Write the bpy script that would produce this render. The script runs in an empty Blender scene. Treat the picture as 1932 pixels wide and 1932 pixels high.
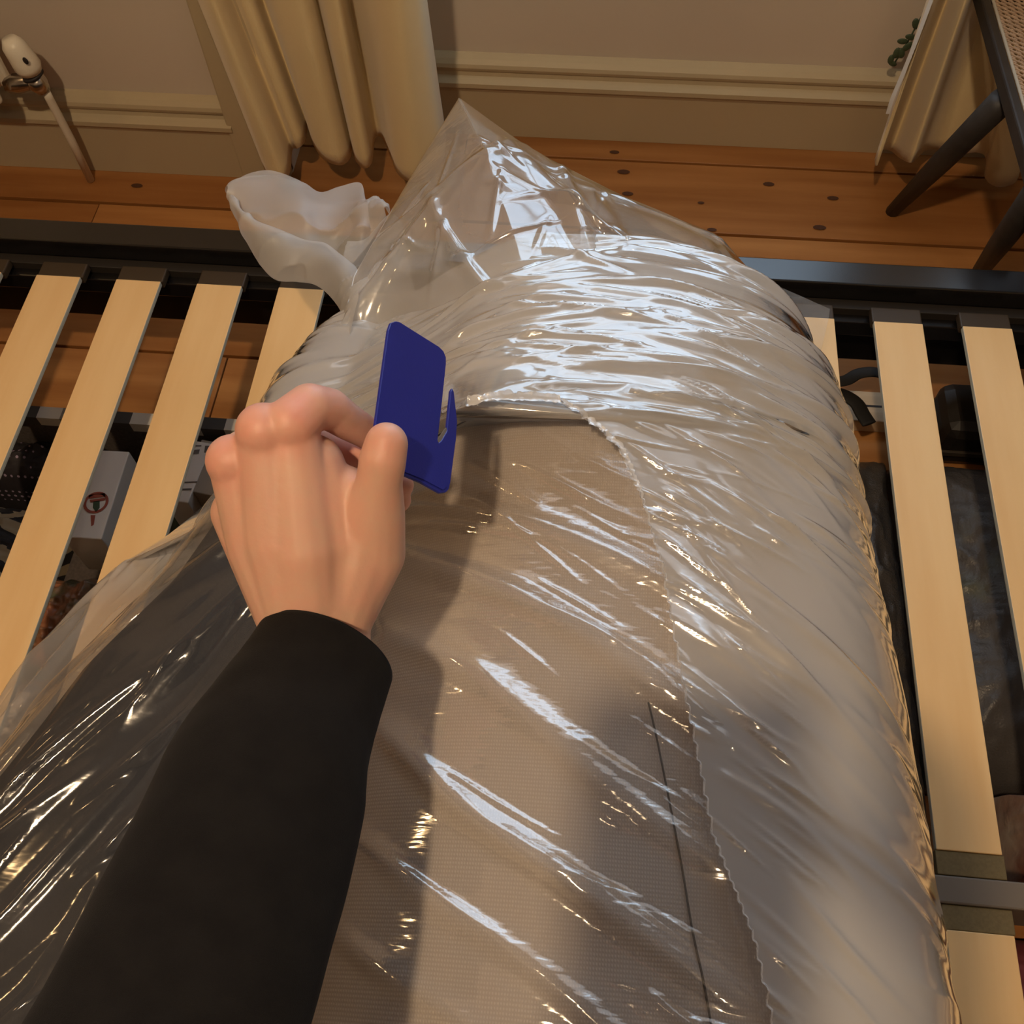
import bpy, bmesh, math, random
import numpy as np
from mathutils import Vector, Matrix
random.seed(7); RNG = np.random.RandomState(11)
sc = bpy.context.scene
COL = sc.collection
Z0 = 0.30                       # height of the slat tops above the floor

# ------------------------------------------------------------------ camera
CAMZ = 1.0362 + Z0
FPX = 1850.0
RC = np.array([[0.9955715172302372, -0.0697351019625651, 0.06304260174004626],
               [0.09186417865093893, 0.8640595786178289, -0.4949363770016993],
               [-0.01995812517927993, 0.49853591661288604, 0.866639263526802]])
cam_d = bpy.data.cameras.new('camera'); cam = bpy.data.objects.new('camera', cam_d); COL.objects.link(cam)
cam_d.sensor_width = 36; cam_d.lens = 36 * FPX / 1932; cam_d.clip_start = 0.01
mw = Matrix([list(RC[0]) + [0], list(RC[1]) + [0], list(RC[2]) + [CAMZ], [0, 0, 0, 1]])
cam.matrix_world = mw
sc.camera = cam

# ------------------------------------------------------------------ light and exposure
sc.view_settings.view_transform = 'Standard'; sc.view_settings.look = 'None'
sc.view_settings.gamma = 1.0; sc.view_settings.use_curve_mapping = False
sc.view_settings.exposure = 0.10
w = bpy.data.worlds.new('world'); sc.world = w; w.use_nodes = True
w.node_tree.nodes['Background'].inputs[0].default_value = (1.0, 0.80, 0.60, 1)
w.node_tree.nodes['Background'].inputs[1].default_value = 0.13

def point_light(name, loc, energy, color, radius):
    l = bpy.data.lights.new(name, 'POINT'); l.energy = energy; l.color = color; l.shadow_soft_size = radius
    o = bpy.data.objects.new(name, l); o.location = loc; COL.objects.link(o); return o
def area_light(name, loc, target, energy, color, sx, sy):
    l = bpy.data.lights.new(name, 'AREA'); l.energy = energy; l.color = color; l.shape = 'RECTANGLE'; l.size = sx; l.size_y = sy
    o = bpy.data.objects.new(name, l); o.location = loc; COL.objects.link(o)
    o.rotation_euler = (Vector(target) - Vector(loc)).to_track_quat('-Z', 'Y').to_euler(); return o
WARM = (1.0, 0.73, 0.455)
point_light('ceiling_bulb_light', (-0.34, -0.38, 2.55), 84, WARM, 0.04)
point_light('ceiling_bulb_light', (.48, -.85, 2.55), 8, WARM, 0.035)
point_light('left_lamp_light', (-1.95, 0.55, 2.2), 7, (1.0, .62, .28), 0.05)
area_light('window_daylight', (0.22, 1.62, 1.55), (0.15, 0.7, 0.5), 4.5, (0.80, 0.89, 1.0), 1.5, 1.4)

# ------------------------------------------------------------------ helpers
def A3(v): return np.array(v, float)
def ray(u, v):
    return RC @ np.array([(u - 966.0) / FPX, -(v - 966.0) / FPX, -1.0])
def pz(u, v, z):                # where the sight line meets height z above the slats
    d = ray(u, v); t = (z + Z0 - CAMZ) / d[2]; return np.array([0, 0, CAMZ]) + t * d
def py(u, v, y):
    d = ray(u, v); t = y / d[1]; return np.array([0, 0, CAMZ]) + t * d
REACH = 1.30                    # the hand reaches down to the film
def pd(u, v, t):                # at depth t from the lens
    return np.array([0, 0, CAMZ]) + t * REACH * ray(u, v)
def tab(y, pts):
    p = np.array(pts); return np.interp(y, p[:, 0], p[:, 1])
def sstep(a, b, x):
    t = np.clip((np.asarray(x, float) - a) / (b - a), 0, 1); return t * t * (3 - 2 * t)
_G = RNG.rand(256, 256)
def vnoise(x, y, s=0):
    x = np.asarray(x, float) + 37.13 * s; y = np.asarray(y, float) + 91.7 * s
    xi = np.floor(x).astype(int); yi = np.floor(y).astype(int); fx = x - xi; fy = y - yi
    fx = fx * fx * (3 - 2 * fx); fy = fy * fy * (3 - 2 * fy)
    g = lambda a, b: _G[a % 256, b % 256]
    return (g(xi, yi) * (1 - fx) + g(xi + 1, yi) * fx) * (1 - fy) + (g(xi, yi + 1) * (1 - fx) + g(xi + 1, yi + 1) * fx) * fy
def ridge(x, y, s=0, p=3):
    return (1 - np.abs(2 * vnoise(x, y, s) - 1)) ** p

def creases(x, y, box_, n, angle, jit, length, width, amp, seed):
    g = np.random.RandomState(seed); out = np.zeros_like(x)
    for _ in range(n):
        cx = g.uniform(box_[0], box_[1]); cy = g.uniform(box_[2], box_[3]); a = angle + g.normal() * jit
        l = length * g.uniform(.4, 1.5); w_ = width * g.uniform(.6, 1.7); h = amp * g.uniform(.3, 1.2); bend = g.normal() * .8
        dx = x - cx; dy = y - cy
        mk = (np.abs(dx) < l) & (np.abs(dy) < l)
        if not mk.any(): continue
        u = dx[mk] * math.cos(a) + dy[mk] * math.sin(a); v = -dx[mk] * math.sin(a) + dy[mk] * math.cos(a) + bend * u * u
        out[mk] += h * np.exp(-(v / w_) ** 2) * np.clip(1 - (u / l) ** 2, 0, 1) ** 2
    return out
def link(name, me, mat=None, parent=None, smooth=True):
    o = bpy.data.objects.new(name, me); COL.objects.link(o)
    if mat is not None and not me.materials: me.materials.append(mat)
    if smooth and len(me.polygons): me.polygons.foreach_set('use_smooth', [True] * len(me.polygons))
    if parent is not None: o.parent = parent
    return o
def tag(o, label=None, cat=None, group=None, kind=None):
    if label: o['label'] = label
    if cat: o['category'] = cat
    if group: o['group'] = group
    if kind: o['kind'] = kind
    return o
def thing(name, label, cat, group=None):
    o = bpy.data.objects.new(name, None); COL.objects.link(o); o.empty_display_size = 0.05
    return tag(o, label, cat, group)
def mesh(name, V, F):
    me = bpy.data.meshes.new(name); me.from_pydata([tuple(map(float, v)) for v in V], [], F); me.update(); return me
def grid(P, haze=None):
    n, m = P.shape[:2]; me = bpy.data.meshes.new('grid')
    V = P.reshape(-1, 3)
    i, j = np.meshgrid(np.arange(n - 1), np.arange(m - 1), indexing='ij')
    a = (i * m + j).ravel(); F = np.stack([a, a + 1, a + m + 1, a + m], 1)
    me.vertices.add(len(V)); me.vertices.foreach_set('co', V.astype(np.float32).ravel())
    me.loops.add(F.size); me.loops.foreach_set('vertex_index', F.ravel().astype(np.int32))
    me.polygons.add(len(F)); me.polygons.foreach_set('loop_start', np.arange(0, F.size, 4).astype(np.int32))
    me.update(calc_edges=True)
    if haze is not None:
        at = me.attributes.new('haze', 'FLOAT', 'POINT'); at.data.foreach_set('value', np.asarray(haze, np.float32).ravel())
    return me
def normals(P):
    du = np.gradient(P, axis=0); dv = np.gradient(P, axis=1); n = np.cross(du, dv)
    n /= np.maximum(np.linalg.norm(n, axis=2, keepdims=True), 1e-9)
    s = np.sign(n[..., 2].mean()); return n * (s if s else 1)
def box_bm(bm, x0, x1, y0, y1, z0, z1, bev=0):
    r = bmesh.ops.create_cube(bm, size=1); vs = r['verts']
    for v in vs:
        v.co = Vector((x0 + (v.co.x + .5) * (x1 - x0), y0 + (v.co.y + .5) * (y1 - y0), z0 + (v.co.z + .5) * (z1 - z0)))
    if bev:
        es = list({e for v in vs for e in v.link_edges})
        bmesh.ops.bevel(bm, geom=es, offset=bev, segments=2, affect='EDGES', profile=.5)
def bm_obj(name, bm, mat, parent=None, smooth=False):
    me = bpy.data.meshes.new(name); bmesh.ops.recalc_face_normals(bm, faces=bm.faces); bm.to_mesh(me); bm.free()
    return link(name, me, mat, parent, smooth)
def box(name, x0, x1, y0, y1, z0, z1, mat, parent=None, bev=0.0015):
    bm = bmesh.new(); box_bm(bm, x0, x1, y0, y1, z0, z1, bev); return bm_obj(name, bm, mat, parent)
def tube(name, pts, rad, mat, parent=None, seg=12, cap=True, flat=1.0, up=(0, 0, 1)):
    P = [Vector(p) for p in pts]; n = len(P); rs = rad if hasattr(rad, '__len__') else [rad] * n
    V = []; F = []
    for i in range(n):
        t = (P[min(i + 1, n - 1)] - P[max(i - 1, 0)]).normalized()
        a = t.cross(Vector(up)); a = a.normalized() if a.length > 1e-4 else t.orthogonal().normalized(); b = a.cross(t)
        for k in range(seg):
            th = 2 * math.pi * k / seg; V.append(P[i] + rs[i] * (math.cos(th) * a + flat * math.sin(th) * b))
    for i in range(n - 1):
        for k in range(seg): F.append((i * seg + k, i * seg + (k + 1) % seg, (i + 1) * seg + (k + 1) % seg, (i + 1) * seg + k))
    if cap: F.append(tuple(range(seg))[::-1]); F.append(tuple((n - 1) * seg + k for k in range(seg)))
    return link(name, mesh(name, V, F), mat, parent)
def crom(pts, n):
    P = np.array(pts, float); m = len(P); out = []
    Q = np.vstack([2 * P[0] - P[1], P, 2 * P[-1] - P[-2]])
    for s in np.linspace(0, m - 1, n):
        i = min(int(s), m - 2); t = s - i; p0, p1, p2, p3 = Q[i:i + 4]
        out.append(.5 * (2 * p1 + (p2 - p0) * t + (2 * p0 - 5 * p1 + 4 * p2 - p3) * t * t + (3 * p1 - p0 - 3 * p2 + p3) * t ** 3))
    return np.array(out)
def extrude_poly(name, pts, nrm, th, mat, parent=None, bev=0.0):
    bm = bmesh.new(); vs = [bm.verts.new(p) for p in pts]; f = bm.faces.new(vs)
    r = bmesh.ops.extrude_face_region(bm, geom=[f])
    bmesh.ops.translate(bm, verts=[v for v in r['geom'] if isinstance(v, bmesh.types.BMVert)], vec=Vector(nrm) * th)
    if bev: 
        bmesh.ops.bevel(bm, geom=[e for e in bm.edges], offset=bev, segments=1, affect='EDGES')
    return bm_obj(name, bm, mat, parent)

# ------------------------------------------------------------------ materials
def mat_new(name):
    m = bpy.data.materials.new(name); m.use_nodes = True; return m, m.node_tree.nodes, m.node_tree.links
def pmat(name, c, rough=.6, c2=None, scale=(20, 20, 20), bump=0.0, bscale=None, metal=0.0, spec=.5, sheen=0, detail=3, sss=0, lo=.35, hi=.65, coat=0):
    m, N, L = mat_new(name); b = N['Principled BSDF']
    b.inputs['Base Color'].default_value = (*c, 1); b.inputs['Roughness'].default_value = rough
    b.inputs['Metallic'].default_value = metal; b.inputs['Specular IOR Level'].default_value = spec
    if sheen: b.inputs['Sheen Weight'].default_value = sheen
    if coat: b.inputs['Coat Weight'].default_value = coat
    if sss:
        b.inputs['Subsurface Weight'].default_value = sss; b.inputs['Subsurface Radius'].default_value = (1, .35, .2); b.inputs['Subsurface Scale'].default_value = .006
    tc = N.new('ShaderNodeTexCoord')
    def noise(sc_, det):
        mp = N.new('ShaderNodeMapping'); mp.inputs['Scale'].default_value = sc_; L.new(tc.outputs['Object'], mp.inputs[0])
        n = N.new('ShaderNodeTexNoise'); n.inputs['Scale'].default_value = 1; n.inputs['Detail'].default_value = det; L.new(mp.outputs[0], n.inputs['Vector']); return n
    if c2:
        n = noise(scale, detail); r = N.new('ShaderNodeValToRGB')
        r.color_ramp.elements[0].position = lo; r.color_ramp.elements[1].position = hi
        r.color_ramp.elements[0].color = (*c, 1); r.color_ramp.elements[1].color = (*c2, 1)
        L.new(n.outputs['Fac'], r.inputs[0]); L.new(r.outputs[0], b.inputs['Base Color'])
    if bump:
        n2 = noise(bscale or scale, 2); bp = N.new('ShaderNodeBump'); bp.inputs['Strength'].default_value = bump; bp.inputs['Distance'].default_value = .002
        L.new(n2.outputs['Fac'], bp.inputs['Height']); L.new(bp.outputs[0], b.inputs['Normal'])
    return m
def film_mat(name, haze=0.15, tint=(.93, .92, .90), rough=.10, spec=1.6, use_attr=False, bump=.25, bscale=(60, 160, 60), rot=0.5, white=(.70, .685, .67), ior=1.5):
    m, N, L = mat_new(name); N.remove(N['Principled BSDF']); out = N['Material Output']
    tr = N.new('ShaderNodeBsdfTransparent'); tr.inputs[0].default_value = (.97, .97, .97, 1)
    df = N.new('ShaderNodeBsdfDiffuse'); df.inputs[0].default_value = (*white, 1)
    tl = N.new('ShaderNodeBsdfTranslucent'); tl.inputs[0].default_value = (*white, 1)
    dm = N.new('ShaderNodeMixShader'); dm.inputs[0].default_value = .35; L.new(df.outputs[0], dm.inputs[1]); L.new(tl.outputs[0], dm.inputs[2])
    mh = N.new('ShaderNodeMixShader'); L.new(tr.outputs[0], mh.inputs[1]); L.new(dm.outputs[0], mh.inputs[2])
    if use_attr:
        at = N.new('ShaderNodeAttribute'); at.attribute_name = 'haze'; L.new(at.outputs['Fac'], mh.inputs[0])
    else: mh.inputs[0].default_value = haze
    gl = N.new('ShaderNodeBsdfGlossy'); gl.inputs['Roughness'].default_value = rough; gl.inputs[0].default_value = (1, 1, 1, 1)
    # Schlick reflectance, the same for both faces of the thin sheet
    geo = N.new('ShaderNodeNewGeometry'); fr = N.new('ShaderNodeVectorMath'); fr.operation = 'DOT_PRODUCT'
    L.new(geo.outputs['Normal'], fr.inputs[0]); L.new(geo.outputs['Incoming'], fr.inputs[1])
    def mth(op, a_, b_=None, clamp=False):
        q = N.new('ShaderNodeMath'); q.operation = op; q.use_clamp = clamp
        if isinstance(a_, (int, float)): q.inputs[0].default_value = a_
        else: L.new(a_, q.inputs[0])
        if b_ is not None:
            if isinstance(b_, (int, float)): q.inputs[1].default_value = b_
            else: L.new(b_, q.inputs[1])
        return q.outputs[0]
    f5 = mth('POWER', mth('SUBTRACT', 1.0, mth('ABSOLUTE', fr.outputs['Value'])), 5.0)
    mu_ = mth('MULTIPLY', mth('ADD', mth('MULTIPLY', f5, .90), .07), spec, True)
    class _O: outputs = [mu_]
    mu = _O
    mx = N.new('ShaderNodeMixShader'); L.new(mu.outputs[0], mx.inputs[0]); L.new(mh.outputs[0], mx.inputs[1]); L.new(gl.outputs[0], mx.inputs[2]); L.new(mx.outputs[0], out.inputs[0])
    if bump:
        tc = N.new('ShaderNodeTexCoord'); mp = N.new('ShaderNodeMapping'); mp.inputs['Scale'].default_value = bscale; mp.inputs['Rotation'].default_value = (0, 0, rot)
        n = N.new('ShaderNodeTexNoise'); n.inputs['Scale'].default_value = 1; n.inputs['Detail'].default_value = 2.5
        bp = N.new('ShaderNodeBump'); bp.inputs['Strength'].default_value = bump; bp.inputs['Distance'].default_value = .0015
        L.new(tc.outputs['Object'], mp.inputs[0]); L.new(mp.outputs[0], n.inputs['Vector']); L.new(n.outputs['Fac'], bp.inputs['Height'])
        L.new(bp.outputs[0], gl.inputs['Normal']); L.new(bp.outputs[0], fr.inputs[0])
    return m

M_wall = pmat('wall_paint', (.60, .52, .43), .75, (.57, .49, .40), (3, 3, 3), .05, (90, 90, 90))
M_base = pmat('baseboard_paint', (.47, .385, .25), .55, (.45, .365, .235), (4, 4, 4))
M_slat = pmat('birch_slat', (.80, .55, .27), .40, (.74, .47, .21), (22, 2.2, 22), .12, (120, 6, 120), detail=5, spec=.4)
M_slat_edge = pmat('birch_ply_edge', (.55, .55, .45), .6, (.42, .40, .32), (3, 3, 400))
M_black = pmat('black_bed_paint', (.005, .0045, .0045), .26, (.007, .006, .006), (8, 8, 8), spec=.75)
M_beam = pmat('mid_beam_paint', (.15, .125, .10), .6)
M_holder = pmat('slat_holder_rubber', (.040, .024, .010), .6)
M_tape = pmat('slat_tape', (.155, .115, .05), .8, (.13, .095, .04), (300, 300, 300))
M_floorgap = pmat('floor_gap', (.02, .012, .008), .9)
planks = [pmat('pine_floorboard', a, .38, b, (2.2, 26, 20), .1, (5, 90, 40), detail=6, spec=.35) for a, b in
          (((.42, .195, .065), (.30, .12, .035)), ((.46, .215, .07), (.33, .135, .04)), ((.37, .16, .05), (.27, .105, .028)))]
M_knot = pmat('pine_knot', (.07, .025, .01), .5)
M_curtain = pmat('cream_curtain', (.76, .62, .36), .85, (.72, .58, .33), (4, 4, 4), .2, (500, 500, 500), sheen=.3)
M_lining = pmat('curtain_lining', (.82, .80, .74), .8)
M_fabric = None

# ------------------------------------------------------------------ floor
fl = bpy.data.objects.new('floor', mesh('floor', [(-3.2, -2.6, -.022), (2.4, -2.6, -.022), (2.4, 2.2, -.022), (-3.2, 2.2, -.022)], [(0, 1, 2, 3)])); COL.objects.link(fl)
fl.data.materials.append(M_floorgap); fl['kind'] = 'structure'
ys = [-2.6, -2.47]
while ys[-1] < .2: ys.append(ys[-1] + .165)
ys = [y for y in ys if y < .14] + [.20, .375, .545, .72, .885, 1.035, 1.215, 1.388, 1.578, 1.75, 1.90]
rr = random.Random(3)
for k in range(len(ys) - 1):
    y0, y1 = ys[k], ys[k + 1]
    cuts = [-3.2] + sorted(rr.uniform(-2.6, 1.9) for _ in range(2)) + [2.4]
    if abs(y0 - 1.215) < .01: cuts = [-3.2, -.96, 1.5, 2.4]
    if abs(y0 - .885) < .01: cuts = [-3.2, -.86, -.62, .9, 2.4]
    if abs(y0 - 1.388) < .01: cuts = [-3.2, -1.9, .95, 2.4]
    if abs(y0 - 1.035) < .01: cuts = [-3.2, -2.0, .9, 2.4]
    for a, b in zip(cuts[:-1], cuts[1:]):
        g = .004 if abs(y0 - 1.388) > .01 else .0035
        y0b = y0 + (.0035 if abs(y0 - 1.388) > .01 else .006)
        box('plank', a + .0012, b - .0012, y0b, y1 - g + .0015, -.02, rr.uniform(-.0008, .0006), planks[rr.randrange(3)], fl, .0012)
kb = bmesh.new()
for x, y in ((.03, 1.60), (.05, 1.545), (.06, 1.485), (.20, 1.47), (.22, 1.40), (.33, 1.53), (.45, 1.50), (.42, 1.42), (-.70, 1.30), (-1.2, 1.31), (-.9, 1.44), (-.6, 1.12), (-.52, .96), (.50, 1.21), (.1, 1.30), (-.35, 1.28)):
    r = bmesh.ops.create_circle(kb, cap_ends=True, segments=10, radius=rr.uniform(.004, .008), matrix=Matrix.Translation((x, y, .0012)) @ Matrix.Diagonal((1.6, .8, 1, 1)))
o = bm_obj('knot', kb, M_knot, fl); o['kind'] = 'stuff'

# ------------------------------------------------------------------ walls and room shell
def struct(o): o['kind'] = 'structure'; return o
CZ = 3.1
YL, YR, XC = 1.500, 1.656, -0.60
M_room = pmat('room_paint', (.36, .32, .27), .8)
struct(box('wall_far', -3.2, XC, YL, YL + .35, -.02, CZ, M_wall, None, 0))
bm = bmesh.new(); WX0, WX1, WZ0, WZ1 = -.55, 1.05, .80, 2.30
for a in ((XC, 2.4, -.02, WZ0), (XC, 2.4, WZ1, CZ), (XC, WX0, WZ0, WZ1), (WX1, 2.4, WZ0, WZ1)): box_bm(bm, a[0], a[1], YR, YR + .2, a[2], a[3])
struct(bm_obj('wall_alcove', bm, M_wall))
struct(box('wall_left', -3.3, -3.2, -2.6, 1.9, -.02, CZ, M_room, None, 0))
struct(box('wall_right', 2.4, 2.5, -2.6, 1.9, -.02, CZ, M_room, None, 0))
struct(box('wall_back', -3.3, 2.5, -2.7, -2.6, -.02, CZ, M_room, None, 0))
struct(box('ceiling', -3.3, 2.5, -2.7, 1.9, CZ, CZ + .1, M_room, None, 0))
# window (above the frame): bars and a bright daylight pane
M_sash = pmat('sash_paint', (.75, .73, .68), .4)
m, N, L = mat_new('daylight_pane'); e = N.new('ShaderNodeEmission'); e.inputs[0].default_value = (.62, .80, 1, 1); e.inputs[1].default_value = 3.0
L.new(e.outputs[0], N['Material Output'].inputs[0]); M_day = m
bm = bmesh.new()
for a in ((WX0, WX0 + .05, WZ0, WZ1), (WX1 - .05, WX1, WZ0, WZ1), (WX0, WX1, WZ0, WZ0 + .06), (WX0, WX1, WZ1 - .05, WZ1), (WX0, WX1, 1.66, 1.70), (-.015, .015, WZ0, WZ1)): box_bm(bm, a[0], a[1], YR + .03, YR + .08, a[2], a[3])
struct(bm_obj('window_1', bm, M_sash))
o = box('pane', WX0, WX1, YR + .09, YR + .1, WZ0, WZ1, M_day, bpy.data.objects['window_1'], 0)
# baseboards: moulded profile swept along x
prof = [(0, -.0), (-.022, 0), (-.022, .100), (-.0245, .106), (-.030, .113), (-.030, .122), (-.022, .127), (-.017, .131), (-.015, .138), (-.019, .143), (-.021, .149), (-.019, .156), (-.012, .163), (-.004, .168), (0, .170)]
def baseboard(name, x0, x1, y):
    V = []; n = len(prof)
    for x in (x0, x1):
        for dy, z in prof: V.append((x, y + dy, z))
    F = [(i, i + 1, n + i + 1, n + i) for i in range(n - 1)] + [tuple(range(n)), tuple(range(2 * n - 1, n - 1, -1))]
    return struct(link(name, mesh(name, V, F), M_base, None, False))
baseboard('baseboard_left', -3.2, -.685, YL)
baseboard('baseboard_far', XC, 2.4, YR)
struct(box('trim_1', -.695, XC, YL - .026, YL + .01, 0, CZ, M_base, None, .004))

# ------------------------------------------------------------------ bed frame with slats
bed = thing('bed_frame', 'black bed frame with pale birch slats around a narrow middle beam', 'bed')
bed.location = (0, 0, 0)
zz = Z0
box('side_rail', -1.7, 1.5, .976, 1.017, zz - .139, zz + .02, M_black, bed, .002)
box('slat_ledge', -1.7, 1.5, .945, .976, zz - .05, zz - .022, M_black, bed, .002)
box('middle_beam', -1.7, 1.5, .184, .2105, zz - .09, zz + .001, M_beam, bed, .002)
X0, PI_, SW = -.792, .118, .065
bm = bmesh.new(); box_bm(bm, 0, SW, .2351, .9296, -.008, 0, .001); me_s = bpy.data.meshes.new('slat'); bm.to_mesh(me_s); bm.free()
bm = bmesh.new(); box_bm(bm, 0, SW, -.54, .160, -.008, 0, .001); me_s2 = bpy.data.meshes.new('slat_near'); bm.to_mesh(me_s2); bm.free()
for me in (me_s, me_s2):
    me.materials.append(M_slat); me.materials.append(M_slat_edge)
    for p in me.polygons:
        if abs(p.normal.x) > .8: p.material_index = 1
bm = bmesh.new(); box_bm(bm, -.001, SW + .001, .9305, .958, -.016, -.003, .002); me_h = bpy.data.meshes.new('slat_holder'); bm.to_mesh(me_h); bm.free(); me_h.materials.append(M_holder)
bm = bmesh.new(); box_bm(bm, -.001, SW + .002, .2115, .235, -.010, -.0015, .001); me_t = bpy.data.meshes.new('slat_tape'); bm.to_mesh(me_t); bm.free(); me_t.materials.append(M_tape)
bm = bmesh.new(); box_bm(bm, -.001, SW + .002, .1602, .1835, -.010, -.0015, .001); me_t2 = bpy.data.meshes.new('slat_tape'); bm.to_mesh(me_t2); bm.free(); me_t2.materials.append(M_tape)
for i in range(-5, 17):
    x = X0 + i * PI_
    for nm, me in (('slat', me_s), ('slat', me_s2), ('slat_holder', me_h), ('slat_tape', me_t), ('slat_tape', me_t2)):
        o = link(nm, me, None, bed, False); o.location = (x, 0 if nm != 'slat' else rr.uniform(-.001, .001), zz)
box('slat_socket', -1.7, 1.5, .9585, .9755, zz - .030, zz - .010, pmat('socket_strip', (.016, .012, .009), .6), bed, .001)

# unseen metal shade and cord, added to keep the bulb off the ceiling
lampt = thing('added_lamp_shade', 'unseen dark metal lamp shade on a cord, added to block upward light', 'lamp')
LM = pmat('lamp_shade_metal', (.10, .09, .08), .5)
Vs = []; ns_ = 32
prof_l = [(.02, 2.68), (.06, 2.675), (.11, 2.64), (.15, 2.585), (.165, 2.545)]
for r0_, z0_ in prof_l:
    for q_ in range(ns_): Vs.append((-.34 + r0_ * math.cos(q_ * 2 * math.pi / ns_), -.38 + r0_ * math.sin(q_ * 2 * math.pi / ns_), z0_))
Fs = [(i * ns_ + q_, i * ns_ + (q_ + 1) % ns_, (i + 1) * ns_ + (q_ + 1) % ns_, (i + 1) * ns_ + q_) for i in range(len(prof_l) - 1) for q_ in range(ns_)] + [tuple(range(ns_))]
o = link('shade', mesh('shade', Vs, Fs), LM, lampt); so = o.modifiers.new('s', 'SOLIDIFY'); so.thickness = .003; so.offset = 1
tube('cord', [(-.34, -.38, 2.68), (-.34, -.38, CZ)], .004, LM, lampt, 8)
# ------------------------------------------------------------------ curtains
def curtain(name, top, bot, y_top, y_bot, zt, depth, label, folds_mat, lining=None):
    root = thing(name, label, 'curtain', None)
    t = crom(top, 240); b = crom(bot, 240)       # each row: (x, y, z)
    n = 40; P = np.zeros((n, 240, 3))
    for i in range(n):
        s = i / (n - 1); e = s ** 1.3
        P[i] = t * (1 - e) + b * e
        P[i, :, 2] = t[:, 2] * (1 - s) + b[:, 2] * s
    o = link('drape', grid(P), folds_mat, root)
    so = o.modifiers.new('s', 'SOLIDIFY'); so.thickness = .003
    return root
def xz(u, v, y): q = py(u, v, y); return q
# left curtain: (pixel at hem, depth) outlines turned into real positions
hem = [((500, 322), 1.465), ((512, 340), 1.420), ((535, 345), 1.405), ((548, 322), 1.425), ((552, 283), 1.475), ((562, 280), 1.455), ((575, 268), 1.465), ((582, 240), 1.525),
       ((592, 275), 1.47), ((612, 302), 1.435), ((642, 312), 1.425), ((660, 300), 1.45), ((665, 280), 1.49), ((672, 305), 1.44), ((688, 318), 1.42), ((702, 306), 1.435), ((708, 262), 1.51), ((722, 262), 1.51),
       ((738, 300), 1.45), ((752, 330), 1.40), ((780, 345), 1.375), ((815, 330), 1.385), ((836, 300), 1.41), ((842, 262), 1.47)]
bot = []
for (u, v), y in hem:
    q = py(u, v, y); q[2] = max(.012, q[2]); bot.append(q)
tops_u = [372, 385, 400, 418, 440, 456, 478, 497, 512, 540, 568, 590, 598, 612, 632, 645, 655, 665, 690, 715, 745, 775, 796, 806]
top = []
for u, (_, y) in zip(tops_u, hem):
    q = py(u, 0, y); b_ = bot[len(top)]
    zt = 2.45; k = .55 * (zt - b_[2]) / (q[2] - b_[2])
    top.append((b_[0] + (q[0] - b_[0]) * min(k, 1.6), y, zt))
# mid row keeps the photographed hang, rows above straighten
def curtain2(name, bot, mids, top, label):
    root = thing(name, label, 'curtain')
    B = crom(bot, 260); Mi = crom(mids, 260); T = crom(top, 260)
    rows = []
    for i in range(14): s = i / 13.; rows.append(B * (1 - s) + Mi * s)
    for i in range(1, 20): s = i / 19.; rows.append(Mi * (1 - s) + T * s)
    P = np.array(rows); o = link('drape', grid(P), M_curtain, root)
    so = o.modifiers.new('s', 'SOLIDIFY'); so.thickness = .003
    return root
mids = [py(u, 0, y) for u, (_, y) in zip(tops_u, hem)]
top = [(m_[0] + (m_[0] - b_[0]) * .5, m_[1], 2.45) for m_, b_ in zip(mids, bot)]
cl = curtain2('curtain', bot, mids, top, 'long cream curtain hanging left of the window alcove beside the pipe')
# pale lining strip along its right edge
S = []
for u, v, y in ((842, 262, 1.47), (836, 215, 1.47), (822, 120, 1.47), (806, 0, 1.47)): S.append((py(u, v, y), py(u - 14, v + 2, y - .045)))
P = np.array([[a * (1 - t) + b * t + np.array([0, .012 * math.sin(t * 3.1), 0]) for t in np.linspace(0, 1, 8)] for a, b in S])
o = link('lining', grid(crom(P.reshape(4, -1), 16).reshape(16, 8, 3)), M_lining, cl); o['label'] = 'pale lining showing at the curtain edge'
# right curtain
hemR = [((1650, 300), 1.54), ((1652, 312), 1.45), ((1662, 285), 1.47), ((1680, 285), 1.56), ((1700, 300), 1.49), ((1722, 306), 1.45), ((1745, 285), 1.55), ((1775, 282), 1.585), ((1810, 290), 1.57), ((1845, 288), 1.55),
        ((1860, 300), 1.55), ((1858, 335), 1.53), ((1880, 352), 1.52), ((1915, 345), 1.53), ((1935, 310), 1.54), ((1990, 320), 1.55), ((2040, 330), 1.52)]
topR = [1748, 1757, 1768, 1785, 1805, 1825, 1842, 1862, 1885, 1910, 1935, 1955, 1985, 2020, 2050, 2080, 2120]
botR = []
for (u, v), y in hemR:
    q = py(u, v, y); q[2] = max(.012, q[2]); botR.append(q)
midR = [py(u, 0, y) for u, (_, y) in zip(topR, hemR)]
topRR = [(m_[0] + (m_[0] - b_[0]) * .3, m_[1], 2.45) for m_, b_ in zip(midR, botR)]
cr = curtain2('curtain', botR, midR, topRR, 'pale cream curtain behind the cane chair, lit along its left edge')
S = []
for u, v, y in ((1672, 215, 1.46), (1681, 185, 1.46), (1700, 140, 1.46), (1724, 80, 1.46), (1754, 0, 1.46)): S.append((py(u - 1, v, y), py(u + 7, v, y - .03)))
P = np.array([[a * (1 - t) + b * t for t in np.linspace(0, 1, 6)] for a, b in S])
o = link('lining', grid(crom(P.reshape(5, -1), 20).reshape(20, 6, 3)), M_lining, cr); o['label'] = 'pale lit hem strip at the curtain edge'

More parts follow.
